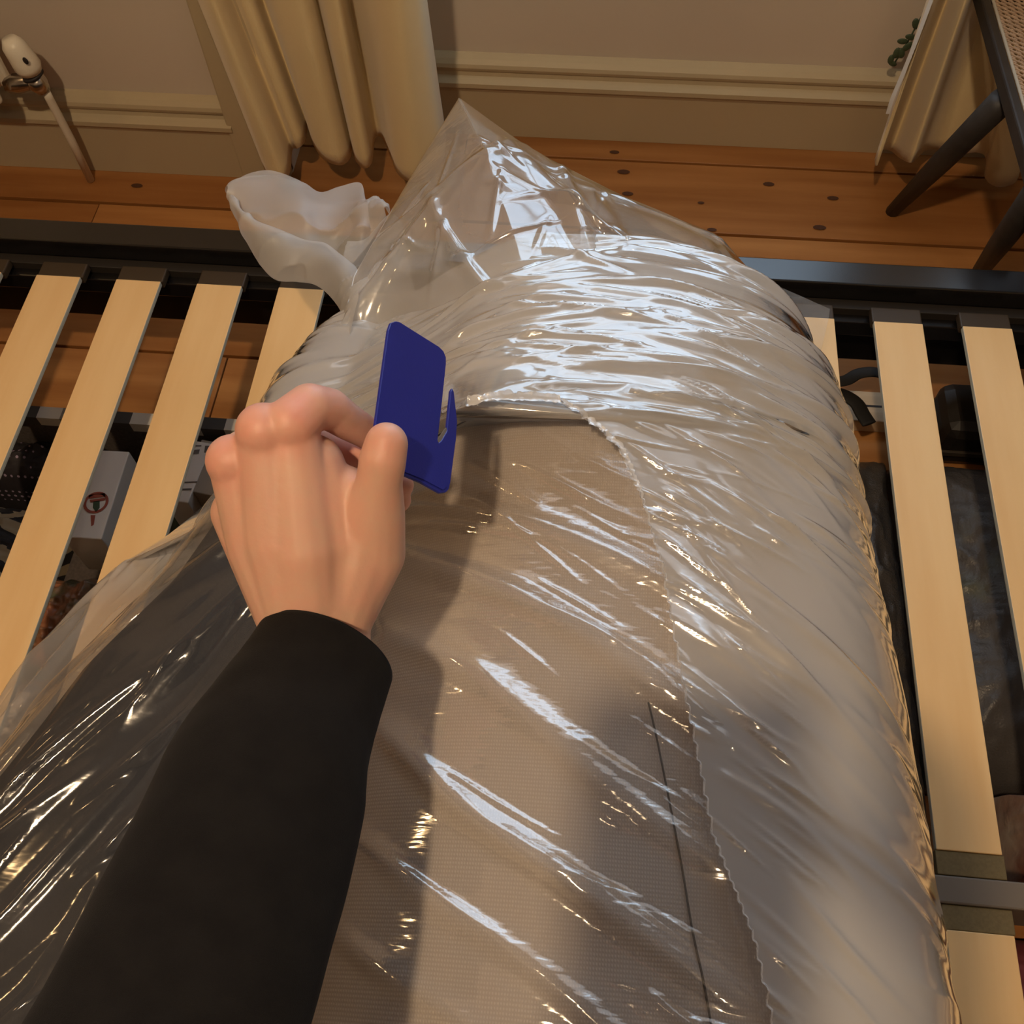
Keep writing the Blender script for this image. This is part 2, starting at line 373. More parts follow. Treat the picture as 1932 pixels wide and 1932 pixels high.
# ------------------------------------------------------------------ radiator and valve
M_white = pmat('radiator_enamel', (.78, .72, .60), .35)
M_chrome = pmat('chrome', (.55, .50, .45), .25, metal=1.0)
M_dark = pmat('dark_slot', (.02, .015, .015), .6)
rad = thing('radiator', 'white radiator whose lower corner shows at the far left', 'radiator')
bm = bmesh.new(); cx, cz = py(38, 200, 1.39)[0], py(0, 196, 1.39)[2]
box_bm(bm, -1.75, cx - .03, 1.385, 1.40, cz, cz + .50, .006)
bm_obj('panel', bm, M_white, rad)
for i in range(14):
    x = cx - .045 - i * .045; box('rib', x - .012, x, 1.379, 1.386, cz + .03, cz + .46, M_white, rad, .003)
box('rear_panel', -1.75, cx - .03, 1.435, 1.45, cz, cz + .50, M_white, rad, .004)
box('bracket', -1.3, -1.27, 1.449, 1.4999, cz + .1, cz + .4, M_white, rad, .002)
vv = thing('radiator_valve', 'white thermostatic radiator valve with chrome body above a thin pipe', 'valve')
a = py(22, 80, 1.40); b = py(62, 128, 1.40)
a = A3((b[0] - .004, 1.40, b[2] + .075)); b = A3(b)
c0 = py(42, 62 + 20, 1.40)
hx, hz = py(45, 120, 1.40)[0], py(45, 120, 1.40)[2]
def zc(u, v): q = py(u, v, 1.42); return q
head = [zc(58, 135), zc(52, 124), zc(44, 112), zc(34, 98), zc(24, 84), zc(16, 72)]
tube('thermostat_head', head, [.019, .0235, .0225, .021, .0195, .012], M_white, vv, 20)
tube('collar', [zc(60, 139), zc(63, 143)], [.018, .020], M_dark, vv, 20)
tube('valve_body', [zc(62, 142), zc(72, 158), zc(84, 172)], [.015, .018, .012], M_chrome, vv, 16)
tube('union_nut', [zc(14, 162), zc(30, 158), zc(50, 155), zc(66, 152)], [.013, .017, .015, .011], M_chrome, vv, 6)
q0 = zc(86, 172); q1 = pz(180, 322, -Z0); q1 = A3((q1[0], 1.448, .002))
tube('pipe', [q0, q0 * .93 + q1 * .07, q0 * .5 + q1 * .5 + A3((.002, 0, 0)), q1], .0075, M_white, vv, 12)
for t in (.22, .6):
    p = head[3]; 
bm = bmesh.new(); s1 = zc(56, 100)
bmesh.ops.create_uvsphere(bm, u_segments=10, v_segments=6, radius=.0045, matrix=Matrix.Translation(Vector((s1[0], s1[1] - .021, s1[2]))) @ Matrix.Diagonal((1, .5, 1.5, 1)))
bm_obj('slot', bm, M_dark, vv)

# ------------------------------------------------------------------ plant sprig behind the right curtain
M_leaf = pmat('dark_leaf', (.05, .075, .04), .5)
pl = thing('trailing_plant', 'small dark green sprig peeking out behind the right curtain edge', 'plant')
tube('stem', [py(1688, 118, 1.60), py(1700, 100, 1.60), py(1712, 80, 1.60), py(1745, 20, 1.60), py(1790, -60, 1.60)], .0015, M_leaf, pl, 6)
for u, v, r_ in ((1703, 78, .008), (1712, 88, .009), (1692, 100, .009), (1681, 112, .008), (1684, 120, .007), (1718, 70, .008), (1700, 100, .009), (1728, 45, .009)):
    q = py(u, v, 1.598); bm = bmesh.new()
    bmesh.ops.create_uvsphere(bm, u_segments=8, v_segments=6, radius=r_, matrix=Matrix.Translation(Vector(q)) @ Matrix.Rotation(rr.uniform(0, 3), 4, 'Y') @ Matrix.Diagonal((1.2, .2, .7, 1)))
    bm_obj('leaf', bm, M_leaf, pl, True)

# ------------------------------------------------------------------ cane chair
M_chair = pmat('black_chair_wood', (.022, .018, .016), .55, (.030, .025, .022), (30, 30, 30))
M_cane = pmat('woven_cane', (.50, .36, .25), .6, (.40, .28, .19), (60, 60, 60))
M_pipe = pmat('cane_spline', (.45, .42, .35), .5)
ch = thing('cane_chair', 'black wooden chair with woven cane seat, top right by the curtain', 'chair')
HS = .12
E0 = pz(1831, -8, HS - .012); E1 = pz(1944, 400, HS - .012); E0[2] += .012; E1[2] += .012            # seat side edge
ed = E1 - E0; L_ = np.linalg.norm(ed); ed /= L_; pr = np.cross(ed, (0, 0, 1)); pr /= np.linalg.norm(pr)
if pr[0] < 0: pr = -pr
def seatbar(name, a, b, w_, h_, mat, par):
    a = A3(a); b = A3(b); d = b - a; d /= np.linalg.norm(d); s = np.cross(d, (0, 0, 1)); s /= np.linalg.norm(s); u_ = np.cross(s, d)
    V = [p + s * w_ * i + u_ * h_ * j for p in (a, b) for i, j in ((-.5, -.5), (.5, -.5), (.5, .5), (-.5, .5))]
    o = link(name, mesh(name, V, [(0, 1, 2, 3), (7, 6, 5, 4), (0, 4, 5, 1), (1, 5, 6, 2), (2, 6, 7, 3), (3, 7, 4, 0)]), mat, par, False)
    bv = o.modifiers.new('b', 'BEVEL'); bv.width = .003; bv.segments = 2; return o
WS = .44
off = pr * .007
seatbar('seat_rail', E0 + off, E1 + off, .014, .024, M_chair, ch)
seatbar('seat_rail', E0 + pr * (WS) , E1 + pr * (WS), .022, .04, M_chair, ch)
seatbar('seat_rail', E0 + off, E0 + pr * WS, .022, .04, M_chair, ch)
seatbar('seat_rail', E1 + off, E1 + pr * WS, .022, .04, M_chair, ch)
seatbar('cane_spline', E0 + pr * .017 + A3((0, 0, .011)), E1 + pr * .017 + A3((0, 0, .011)), .005, .004, M_pipe, ch)
# cane weave: strands in three directions
bm = bmesh.new(); zc_ = E0[2] + .011
def strand(a, b, w_, dz):
    a = A3(a); b = A3(b); d = b - a; n_ = np.linalg.norm(d); d /= n_; s = np.cross(d, (0, 0, 1)) * w_ / 2; u_ = A3((0, 0, .0008))
    V = [bm.verts.new(tuple(p + s * i + u_ * j + A3((0, 0, dz)))) for p in (a, b) for i, j in ((-1, -1), (1, -1), (1, 1), (-1, 1))]
    for f in ((0, 1, 5, 4), (1, 2, 6, 5), (2, 3, 7, 6), (3, 0, 4, 7)): bm.faces.new([V[k] for k in f])
O = E0 + pr * .018; O[2] = zc_
LW = WS - .03; LL = L_ - .02; pitch = .0105
n1 = int(LW / pitch); n2 = int(LL / pitch)
for i in range(n1):
    strand(O + pr * (i * pitch + .004), O + pr * (i * pitch + .004) + ed * LL, .0032, 0)
for i in range(n2):
    strand(O + ed * (i * pitch + .004), O + ed * (i * pitch + .004) + pr * LW, .0032, .001)
for sgn in (1, -1):
    k = -LW if sgn > 0 else 0.
    while k < (LL if sgn > 0 else LL + LW):
        # diagonal line s = k + sgn*t  (s along ed, t along pr)
        t0, t1 = 0., LW
        if sgn > 0: t0 = max(t0, -k); t1 = min(t1, LL - k)
        else: t0 = max(t0, k - LL); t1 = min(t1, k)
        if t1 > t0: strand(O + pr * t0 + ed * (k + sgn * t0), O + pr * t1 + ed * (k + sgn * t1), .0016, .002 + .001 * sgn)
        k += pitch
o = bm_obj('cane_seat', bm, M_cane, ch); o['kind'] = 'stuff'
# splayed legs
def leg(atop, foot):
    atop = A3(atop); foot = A3(foot); tube('leg', [atop, atop * .5 + foot * .5, foot], [.020, .018, .0125], M_chair, ch, 10)
t1 = pz(1892, 190, HS - .02); leg(t1, pz(1683, 400, -Z0) + A3((0, 0, .001)))
f2 = pz(1872, 497, -Z0); leg(pz(1960, 360, HS - .02), pz(1838, 528, -Z0) + A3((0, 0, .001)))
leg(E0 + pr * .40 + ed * .1 - A3((0, 0, .02)), E0 * A3((1, 1, 0)) + pr * .44 + ed * .06 + A3((0, 0, .001)))
leg(E1 + pr * .40 - ed * .03 - A3((0, 0, .02)), E1 * A3((1, 1, 0)) + pr * .44 - ed * .04 + A3((0, 0, .001)))


# ------------------------------------------------------------------ mattress geometry functions (heights measured above the slats)
T_xr = [(-.8, .315), (-.3, .302), (.06, .280), (.15, .273), (.30, .267), (.43, .254), (.57, .242), (.68, .207), (.75, .170), (.83, .115), (.875, .06), (.89, .02)]
T_xl = [(-.8, -.215), (.02, -.190), (.3, -.180), (.5, -.172), (.7, -.160), (.8, -.12), (.86, -.06), (.89, -.01)]
T_x2 = [(-.8, -.58), (0, -.535), (.167, -.488), (.273, -.440), (.363, -.380), (.452, -.346), (.6, -.325), (.70, -.285), (.78, -.22), (.83, -.17)]
T_h2 = [(-.8, .28), (.3, .275), (.45, .27), (.6, .265)]
def h1(y): return .39 * np.clip(1 - (np.clip((y - .44) / .452, 0, 1)) ** 2.3, 1e-4, 1) ** .5
def h2(y): return tab(y, T_h2) * np.clip(1 - (np.clip((y - .50) / .34, 0, 1)) ** 2.4, 1e-4, 1) ** .5
def lobe(y, ph, which=1, off=0.0):
    if which == 1: xl, xr, h = tab(y, T_xl) , tab(y, T_xr), h1(y)
    else: xl, xr, h = tab(y, T_x2), tab(y, T_xl) + .004, h2(y)
    c = (xl + xr) / 2; a = (xr - xl) / 2 + off; n = 2.5
    co, si = np.cos(ph), np.sin(ph)
    return c + a * np.sign(co) * np.abs(co) ** (2 / n), h / 2 + (h / 2 + off) * np.sign(si) * np.abs(si) ** (2 / n)
def big_ridges(x, y):
    # long diagonal pressure folds, running down to the right
    q = y + .42 * x + .9 * np.clip(x, -.2, .1) * .15 + .016 * (vnoise(x * 7, y * 7, 3) - .5) * 2
    s = q / .073 + .35 * vnoise(q * 6, x * 2, 5)
    d = np.abs(s - np.round(s)) * .073
    amp = .25 + .75 * vnoise(x * 5, np.round(s) * 3.7, 9)
    env = sstep(-.165, -.10, x) * (1 - .75 * sstep(.08, .17, x)) * (1 - sstep(.35, .44, y))
    return np.exp(-(d / .011) ** 2) * amp * env, env

ny, nx = 360, 260
Y = np.linspace(-.62, .888, ny); PH = np.linspace(-1.25, 2 * math.pi - 1.25 - .0, nx)
def lobe_surface(which, off, Y, PH):
    P = np.zeros((len(Y), len(PH), 3))
    for i, y in enumerate(Y):
        x, z = lobe(y, PH, which, off); P[i, :, 0] = x; P[i, :, 1] = y; P[i, :, 2] = np.maximum(z, .001) + Z0
    return P
mt = thing('mattress', 'rolled beige mattress with charcoal underside lying across the slats', 'mattress')
# fabric with fine woven ribs
m, N, L = mat_new('beige_ticking'); b = N['Principled BSDF']; b.inputs['Roughness'].default_value = .85; b.inputs['Sheen Weight'].default_value = .2
tc = N.new('ShaderNodeTexCoord')
w1 = N.new('ShaderNodeTexWave'); w1.inputs['Scale'].default_value = 170; w1.bands_direction = 'X'; w1.inputs['Distortion'].default_value = .4
w2 = N.new('ShaderNodeTexWave'); w2.inputs['Scale'].default_value = 120; w2.bands_direction = 'Y'; w2.inputs['Distortion'].default_value = .4
ns = N.new('ShaderNodeTexNoise'); ns.inputs['Scale'].default_value = 9
ad = N.new('ShaderNodeMath'); ad.operation = 'MULTIPLY'; L.new(w1.outputs['Fac'], ad.inputs[0]); L.new(w2.outputs['Fac'], ad.inputs[1])
for n_ in (w1, w2, ns): L.new(tc.outputs['Object'], n_.inputs['Vector'])
cr_ = N.new('ShaderNodeMix'); cr_.data_type = 'RGBA'; cr_.inputs[6].default_value = (.43, .37, .32, 1); cr_.inputs[7].default_value = (.53, .46, .405, 1)
L.new(ad.outputs[0], cr_.inputs[0]); L.new(cr_.outputs[2], b.inputs['Base Color'])
bp = N.new('ShaderNodeBump'); bp.inputs['Strength'].default_value = .35; bp.inputs['Distance'].default_value = .0008; L.new(ad.outputs[0], bp.inputs['Height']); L.new(bp.outputs[0], b.inputs['Normal'])
M_tick = m
M_char = pmat('charcoal_ticking', (.016, .017, .021), .8, (.024, .024, .028), (10, 10, 10), .2, (300, 300, 300))
P = lobe_surface(1, 0, Y, PH)
R_, env = big_ridges(P[..., 0], P[..., 1]); nr = normals(P); topm = sstep(.15, .3, P[..., 2] - Z0)
nr = nr * np.sign((nr * (P - np.array([.07, 0, .45]))).sum(-1).mean())
P2 = P + nr * sstep(.45, .85, np.abs(nr[..., 2]))[..., None] * ((R_ * .007 - .003 * env + .004 * (vnoise(P[..., 0] * 14, P[..., 1] * 22, 1) - .5)) * topm)[..., None]
link('top_cover', grid(P2), M_tick, mt)
Y2 = np.linspace(-.62, .835, 200)
P = lobe_surface(2, 0, Y2, PH)
n2_ = normals(P); P[..., 2] += .006 * (vnoise(P[..., 0] * 12, P[..., 1] * 8, 2) - .5)
o = link('underside', grid(P), M_char, mt); o['label'] = 'charcoal underside of the rolled mattress'
# seam on the beige cover
sp = [pz(u, v, .386) for u, v in ((1222, 1330), (1238, 1400), (1262, 1520), (1285, 1640), (1305, 1760), (1325, 1850), (1345, 1960), (1370, 2080))]
def top_z(x, y, which=1, off=0.):
    xl, xr, h = tab(y, T_xl), tab(y, T_xr), h1(y); c = (xl + xr) / 2; a = (xr - xl) / 2
    return h / 2 + h / 2 * (1 - np.clip(np.abs((x - c) / a), 0, 1) ** 2.5) ** .4 + off
sp = [A3((p[0], p[1], Z0 + top_z(p[0], p[1]) + .0015)) for p in sp]
tube('seam', crom(sp, 60), .0007, pmat('seam_thread', (.06, .05, .04), .8), mt, 6)

# ------------------------------------------------------------------ clear inner film hugging the beige cover
M_clear = film_mat('clear_film', haze=.05, rough=.09, spec=2.1, bump=.5, bscale=(18, 120, 60), rot=.42)
Y3 = np.concatenate([np.linspace(-.62, -.06, 40), np.linspace(-.057, .885, 520)]); PH3 = np.linspace(-.35, math.pi + .3, 420)
P = lobe_surface(1, .009, Y3, PH3)
x_, y_ = P[..., 0], P[..., 1]; R_, env = big_ridges(x_, y_)
nr = normals(P); topm = sstep(.15, .3, P[..., 2] - Z0)
qa = y_ + .55 * x_
fine = creases(x_, y_, (-.15, .2, -.6, .5), 90, -.50, .10, .07, .0022, .0035, 5) + creases(x_, y_, (.03, .16, -.6, .5), 130, -.42, .14, .035, .0014, .0022, 6)
P2 = P + nr * ((R_ * .0095 - .002 * env) * sstep(.3, .7, nr[..., 2]) * topm + fine * topm * sstep(.35, .7, nr[..., 2]))[..., None]
inner = thing('inner_plastic_wrap', 'clear glossy wrinkled film shrunk tightly over the beige mattress', 'plastic wrap')
link('film', grid(P2), M_clear, inner)

# ------------------------------------------------------------------ outer milky bag
M_bag = film_mat('milky_bag_film', use_attr=True, rough=.12, spec=2.3, bump=.18, bscale=(25, 90, 50), rot=.3)
T_foot = [(-.8, -.70), (0, -.67), (.205, -.625), (.29, -.620), (.37, -.592), (.47, -.535), (.52, -.485), (.58, -.44), (.67, -.40), (.83, -.335), (.86, -.28), (.9, -.22)]
NT = 520
def profile(y, off):
    ph = np.linspace(math.pi + .15, math.pi / 2 - .1, 60); x2, z2 = lobe(y, ph, 2, off)
    ph1 = np.linspace(math.pi / 2 + .75, -.95, 200); x1, z1 = lobe(y, ph1, 1, off)
    xf = min(tab(y, T_foot), x2.min() - .004)
    pts = np.array([(xf, .004)] + [(xf + .004, .016)] + list(zip(x2, z2)) + list(zip(x1, z1)))
    d = np.r_[0, np.cumsum(np.hypot(*np.diff(pts, axis=0).T))]
    t = np.linspace(0, d[-1], NT); return np.interp(t, d, pts[:, 0]), np.interp(t, d, pts[:, 1])
def bag_P(Y, off):
    P = np.zeros((len(Y), NT, 3))
    for i, y in enumerate(Y):
        x, z = profile(y, off); P[i, :, 0] = x; P[i, :, 1] = y; P[i, :, 2] = z + Z0
    for _ in range(4): P[:, 1:-1, 2] = .25 * P[:, :-2, 2] + .5 * P[:, 1:-1, 2] + .25 * P[:, 2:, 2]
    return P
def resample(P, t0, t1, m):
    out = np.zeros((P.shape[0], m, 3))
    for i in range(P.shape[0]):
        t = np.linspace(t0[i], t1[i], m) * (NT - 1)
        for k in range(3): out[i, :, k] = np.interp(t, np.arange(NT), P[i, :, k])
    return out
CUT = [(x_ * .925, y_ * .935) for x_, y_ in [(-.7, .255), (-.2, .20), (.0, .155), (.085, .137), (.15, .110), (.26, .088), (.343, .073), (.41, .052), (.45, .034), (.474, .008), (.490, -.02), (.500, -.07), (.505, -.12), (.508, -.2)]]
CUT = [(a_ * .935 / .925, b_ * .925 / .935) for a_, b_ in CUT]
YA = np.concatenate([np.linspace(-.62, -.06, 40), np.linspace(-.057, .37, 250), np.linspace(.373, .475, 90), np.linspace(.478, .886, 240)])
P = bag_P(YA, .015)
tx = np.zeros(len(YA))
for i, y in enumerate(YA):
    if y >= .4749: tx[i] = 0; continue
    xc = tab(y, CUT); idx = np.where(P[i, :, 0] < xc)[0]; tx[i] = idx.max() / (NT - 1)

PA = resample(P, tx, np.ones(len(YA)), 420)
x_, y_ = PA[..., 0], PA[..., 1]; nr = normals(PA)
xcut = tab(y_, CUT)
near = 1 - sstep(.02, .14, x_ - xcut); near = np.where(y_ > .47, sstep(-.35, -.1, x_) * .6, near)
upper = sstep(.33, .5, y_)
qr = y_ + .35 * (x_ - .05) ** 2 * sstep(0, .1, x_) + .18 * x_
W_ = creases(x_, y_, (-.12, .26, .44, .72), 60, -.10, .12, .11, .0032, .0050, 21) * sstep(.39, .47, y_)
W_ += creases(x_, y_, (-.05, .24, .35, .60), 70, -.22, .10, .055, .0015, .0024, 22)
W_ += creases(x_, y_, (-.35, .0, .50, .72), 40, .25, .2, .10, .0035, .004, 28)
W_ += creases(x_, y_, (.06, .17, -.6, .42), 170, -.52, .10, .045, .0016, .0024, 23) * (1 - sstep(.15, .2, x_))
W_ += creases(x_, y_, (.10, .24, .05, .45), 30, -.62, .10, .09, .0035, .0020, 24)
W_ += .35 * creases(x_, y_, (.0, .26, .1, .5), 12, -.55, .1, .14, .006, .006, 30)
W_ += (vnoise(x_ * 9, y_ * 6, 26) - .5) * .008
zrel = PA[..., 2] - Z0
W_ += ridge(zrel * 14, y_ * 22, 27, 3) * .006 * sstep(.20, .30, x_) * (1 - sstep(.02, .16, zrel) * .5)
hz_l = .22 * sstep(.47, .51, y_) * (1 - sstep(-.10, .12, x_))
PA = PA + nr * W_[..., None]
HOOK = pd(846, 806, .488); HB = pz(846, 800, .412)
def tent(P):
    d_ = np.hypot(P[..., 0] - HB[0], P[..., 1] - HB[1]); w_ = np.exp(-np.maximum(d_ - .028, 0) / .050) * sstep(.25, .36, P[..., 2] - Z0)
    return P + (HOOK - HB) * (.97 * w_)[..., None]
PA = tent(PA)
PA[..., 2] = np.maximum(PA[..., 2], Z0 + .002)
hz = .50 + .34 * sstep(.08, .2, x_) * (1 - .25 * upper) + .1 * upper + .14 * (vnoise(x_ * 6, y_ * 5, 31) - .5)
bag = thing('mattress_bag', 'milky translucent plastic bag slit open over the rolled mattress', 'plastic bag')
link('bag_sheet', grid(PA, np.clip(hz + hz_l, 0, .95)), M_bag, bag)
# left sheet lying over the charcoal side and out onto the slats
YB = np.concatenate([np.linspace(-.62, -.06, 60), np.linspace(-.055, .479, 280)])
P = bag_P(YB, .013)
tb = np.zeros(len(YB))
for i, y in enumerate(YB):
    xe = -.20 if y < .45 else -.20; tb[i] = np.where(P[i, :, 0] < xe)[0].max() / (NT - 1)
PB = resample(P, np.zeros(len(YB)), tb, 240)
x_, y_ = PB[..., 0], PB[..., 1]; nr = normals(PB)
dirn = y_ * .75 - x_ * -.62
across = (x_ * .80 + y_ * -.60)
along = (x_ * .60 + y_ * .80)
W_ = creases(x_, y_, (-.62, -.2, -.3, .5), 70, .93, .12, .16, .0060, .0085, 41)
W_ += creases(x_, y_, (-.62, -.2, -.3, .5), 90, .98, .16, .05, .0018, .0026, 42)
W_ = W_ * sstep(.2, .6, np.abs(nr[..., 2])); PB = PB + nr * W_[..., None]; PB[..., 2] = np.maximum(PB[..., 2], Z0 + .002); PB = tent(PB)
x2 = tab(y_, T_x2)
hzB = .40 - .38 * sstep(-.005, .025, x_ - x2) + .12 * (vnoise(x_ * 10, y_ * 10, 44) - .5) * (1 - sstep(-.005, .025, x_ - x2)) + .35 * sstep(.40, .47, y_)
M_bagL = film_mat('thin_bag_film', use_attr=True, rough=.12, spec=.95, bump=.2, bscale=(25, 90, 50), rot=.9)
link('bag_sheet', grid(PB, np.clip(hzB, .01, .9)), M_bagL, bag)

# torn, frilled edge of the slit
cv = []
for i in range(len(YA)):
    if YA[i] < .4745: cv.append(PA[i, 0])
cv = np.array(cv); d = np.r_[0, np.cumsum(np.linalg.norm(np.diff(cv, axis=0), axis=1))]
nE = 900; te = np.linspace(0, d[-1], nE); C_ = np.stack([np.interp(te, d, cv[:, k]) for k in range(3)], 1)
tg = np.gradient(C_, axis=0); tg /= np.linalg.norm(tg, axis=1, keepdims=True); sd = np.cross(tg, (0, 0, 1)); sd /= np.linalg.norm(sd, axis=1, keepdims=True)
sd = sd * np.where(sd[:, :1] > 0, -1, 1)
fr_ = .10 + .90 * sstep(.345, .41, C_[:, 1])
ww = .0007 + .0013 * fr_ + fr_ * .0042 * vnoise(te * 420, te * 0, 51) * (.4 + vnoise(te * 25, te * 0, 52))
PE = np.zeros((nE, 5, 3))
for j, s in enumerate(np.linspace(-.6, 1, 5)):
    PE[:, j] = C_ + sd * (ww * s)[:, None]
    PE[:, j, 2] += .002 + fr_ * .0040 * abs(s) * (vnoise(te * 300, te * 0 + j * .7, 53)) + .0005 * j
M_edge = film_mat('stretched_edge_film', haze=.72, rough=.2, spec=3, bump=.6, bscale=(300, 300, 300), white=(.92, .92, .92))
o = link('torn_edge', grid(PE), M_edge, bag); o['label'] = 'stretched white lip of the slit'

# bag mouth standing beyond the end of the roll
def coons(c0, c1, m, n, sag=0.0):
    a = crom(c0, n); b = crom(c1, n); P = np.zeros((m, n, 3))
    for i in range(m):
        s = i / (m - 1); P[i] = a * (1 - s) + b * s; P[i, :, 2] += sag * math.sin(math.pi * s)
    return P
def on_top(u, v, z, dz=.018):
    p = pz(u, v, z); return p
low = [(640, 700, .20), (740, 660, .25), (860, 620, .32), (1000, 575, .355), (1150, 560, .35), (1300, 570, .325), (1420, 610, .27), (1500, 660, .24), (1556, 730, .20)]
hi = [(640, 640, .25), (668, 520, .25), (735, 402, .25), (800, 290, .27), (866, 184, .30), (1000, 281, .28), (1180, 372, .25), (1350, 441, .22), (1440, 535, .20), (1515, 650, .19), (1560, 735, .18)]
def poly(P_, n):
    P_ = np.array(P_, float); d = np.r_[0, np.cumsum(np.linalg.norm(np.diff(P_, axis=0), axis=1))]; t = np.linspace(0, d[-1], n)
    return np.stack([np.interp(t, d, P_[:, k]) for k in range(3)], 1)
lowW = [pz(*q) for q in low]; hiW = [pz(*q) for q in hi]
nn = 300
a = crom(lowW, nn); b = poly(hiW, nn)
k = 200; P = np.zeros((k, nn, 3))
for i in range(k):
    s = i / (k - 1); P[i] = a * (1 - s) + b * s; P[i, :, 2] += .02 * math.sin(math.pi * s)
S_, T_ = np.meshgrid(np.linspace(0, 1, k), np.linspace(0, 1, nn), indexing='ij')
fade = np.sin(np.pi * np.clip(S_, 0, 1)) ** .5
tipd = np.hypot(P[..., 0] - hiW[4][0], P[..., 1] - hiW[4][1])
ang = np.arctan2(P[..., 1] - hiW[4][1], P[..., 0] - hiW[4][0])
x_, y_ = P[..., 0], P[..., 1]
D = (vnoise(x_ * 11, y_ * 11, 63) - .5) * .016 + creases(x_, y_, (-.25, .12, .62, .95), 16, -.75, .7, .16, .009, .011, 61) + creases(x_, y_, (-.2, .15, .62, .85), 22, -.4, .9, .06, .0028, .004, 62)
D2 = D * fade
P1 = P.copy(); P1[..., 2] += D2
hzC = .30 + .38 * (1 - sstep(0, .5, T_)) + .10 * (vnoise(P[..., 0] * 9, P[..., 1] * 9, 64) - .5) + .2 * (1 - sstep(0, .35, S_))
link('bag_mouth', grid(P1, np.clip(hzC, .05, .8)), M_bag, bag)
low2 = [pz(660, 560, .16), pz(760, 520, .14), pz(900, 470, .10), pz(1050, 470, .08), pz(1200, 470, .08), pz(1330, 500, .08), pz(1430, 560, .10), pz(1500, 640, .13), pz(1552, 722, .16)]
a2 = crom(low2, nn); P = np.zeros((120, nn, 3))
for i in range(120):
    s = i / 119.; P[i] = a2 * (1 - s) + (b - A3((0, 0, .003))) * s; P[i, :, 2] -= .012 * math.sin(math.pi * s)
fade = np.sin(np.pi * np.linspace(0, 1, 120))[:, None] ** .6
P[..., 2] += (ridge(P[..., 0] * 12, P[..., 1] * 7, 71, 4) * .012 + (vnoise(P[..., 0] * 8, P[..., 1] * 8, 72) - .5) * .02) * fade
link('bag_mouth', grid(P, np.full(P.shape[:2], .20)), M_bag, bag)

M_flap = film_mat('gathered_film', use_attr=True, rough=.42, spec=.5, bump=.35, bscale=(60, 60, 60))
# gathered loose flap at the left of the mouth
def sheet_from(rowsA, rowsB, m, n, amp, seed, bulge, haze, name, label=None):
    a = crom([pz(*q) for q in rowsA], n); b = crom([pz(*q) for q in rowsB], n); P = np.zeros((m, n, 3))
    for i in range(m):
        s = i / (m - 1); P[i] = a * (1 - s) + b * s; P[i, :, 2] += bulge * math.sin(math.pi * s)
    nr = normals(P); u = P[..., 0]; v = P[..., 1]; f = np.sin(np.pi * np.linspace(0, 1, m))[:, None] ** .5
    P = P + nr * ((ridge(u * 14 + v * 9, v * 34 - u * 16, seed, 3) * amp + (vnoise(u * 25, v * 25, seed + 1) - .5) * amp) * f)[..., None]
    o = link(name, grid(P, np.full((m, n), haze) + .1 * (vnoise(u * 30, v * 30, seed + 2) - .5)), M_flap, bag)
    if label: o['label'] = label
    return o
sheet_from([(438, 372, .20), (452, 336, .20), (505, 321, .20), (560, 338, .20), (602, 362, .19), (640, 352, .19), (680, 345, .19), (692, 380, .2), (715, 376, .2), (734, 404, .22)],
           [(438, 385, .20), (470, 420, .20), (520, 438, .20), (575, 455, .20), (610, 462, .19), (640, 490, .18), (660, 500, .19), (680, 480, .2), (700, 455, .2), (728, 412, .22)], 60, 120, .008, 81, .012, .62, 'bag_flap')
sheet_from([(438, 380, .205), (470, 412, .215), (520, 432, .215), (575, 452, .215), (612, 458, .215), (640, 478, .22), (668, 500, .23), (690, 520, .24), (720, 500, .25)],
           [(438, 384, .19), (458, 440, .19), (490, 498, .19), (520, 528, .19), (560, 532, .19), (595, 538, .20), (625, 562, .21), (648, 600, .23), (655, 660, .26)], 60, 120, .006, 85, .014, .66, 'bag_flap')
sheet_from([(655, 455, .215), (690, 450, .22), (734, 404, .25), (760, 420, .26)], [(645, 640, .20), (690, 660, .23), (740, 655, .25), (800, 640, .27)], 50, 60, .005, 88, .01, .45, 'bag_flap')
# pointed corner on the right
sheet_from([(1440, 528, .12), (1505, 556, .11), (1566, 583, .10)], [(1490, 640, .10), (1525, 690, .10), (1543, 684, .10), (1566, 585, .10)][:3], 30, 40, .004, 91, .01, .16, 'bag_corner')

# ------------------------------------------------------------------ blue film cutter
M_blue = pmat('blue_plastic', (.012, .020, .25), .42, (.014, .022, .27), (20, 20, 20), .06, (500, 500, 500), spec=.45)
p1, p2, p3 = pd(737, 607, .470), pd(701, 819, .440), pd(837, 678, .500)
nrm = np.cross(p2 - p1, p3 - p1); nrm /= np.linalg.norm(nrm)
if nrm @ (A3((0, 0, CAMZ)) - p1) < 0: nrm = -nrm
def onp(u, v):
    d = ray(u, v); o_ = A3((0, 0, CAMZ)); return o_ + d * ((p1 - o_) @ nrm) / (d @ nrm)
outl = [(741, 608), (749, 609), (824, 656), (832, 664), (837, 676), (837, 690), (829, 765), (821, 832), (823, 837), (828, 833), (839, 814), (840, 800), (846, 740), (849, 734), (852, 742), (858, 797), (856, 830), (845, 912), (842, 925), (836, 931), (826, 932), (790, 912), (752, 896), (715, 876), (698, 850), (701, 819), (712, 740), (728, 625), (733, 611)]
cut = thing('film_cutter', 'blue plastic film cutter with a hooked blade, held in the hand', 'cutter')
extrude_poly('body', [tuple(onp(*q)) for q in outl], nrm, .0022, M_blue, cut, .0004)
M_blade = pmat('steel_blade', (.55, .62, .72), .25, metal=.9)
extrude_poly('blade', [tuple(onp(*q) + nrm * .0008) for q in ((820, 833), (824, 839), (841, 816), (838, 808))], nrm, .0010, M_blade, cut)
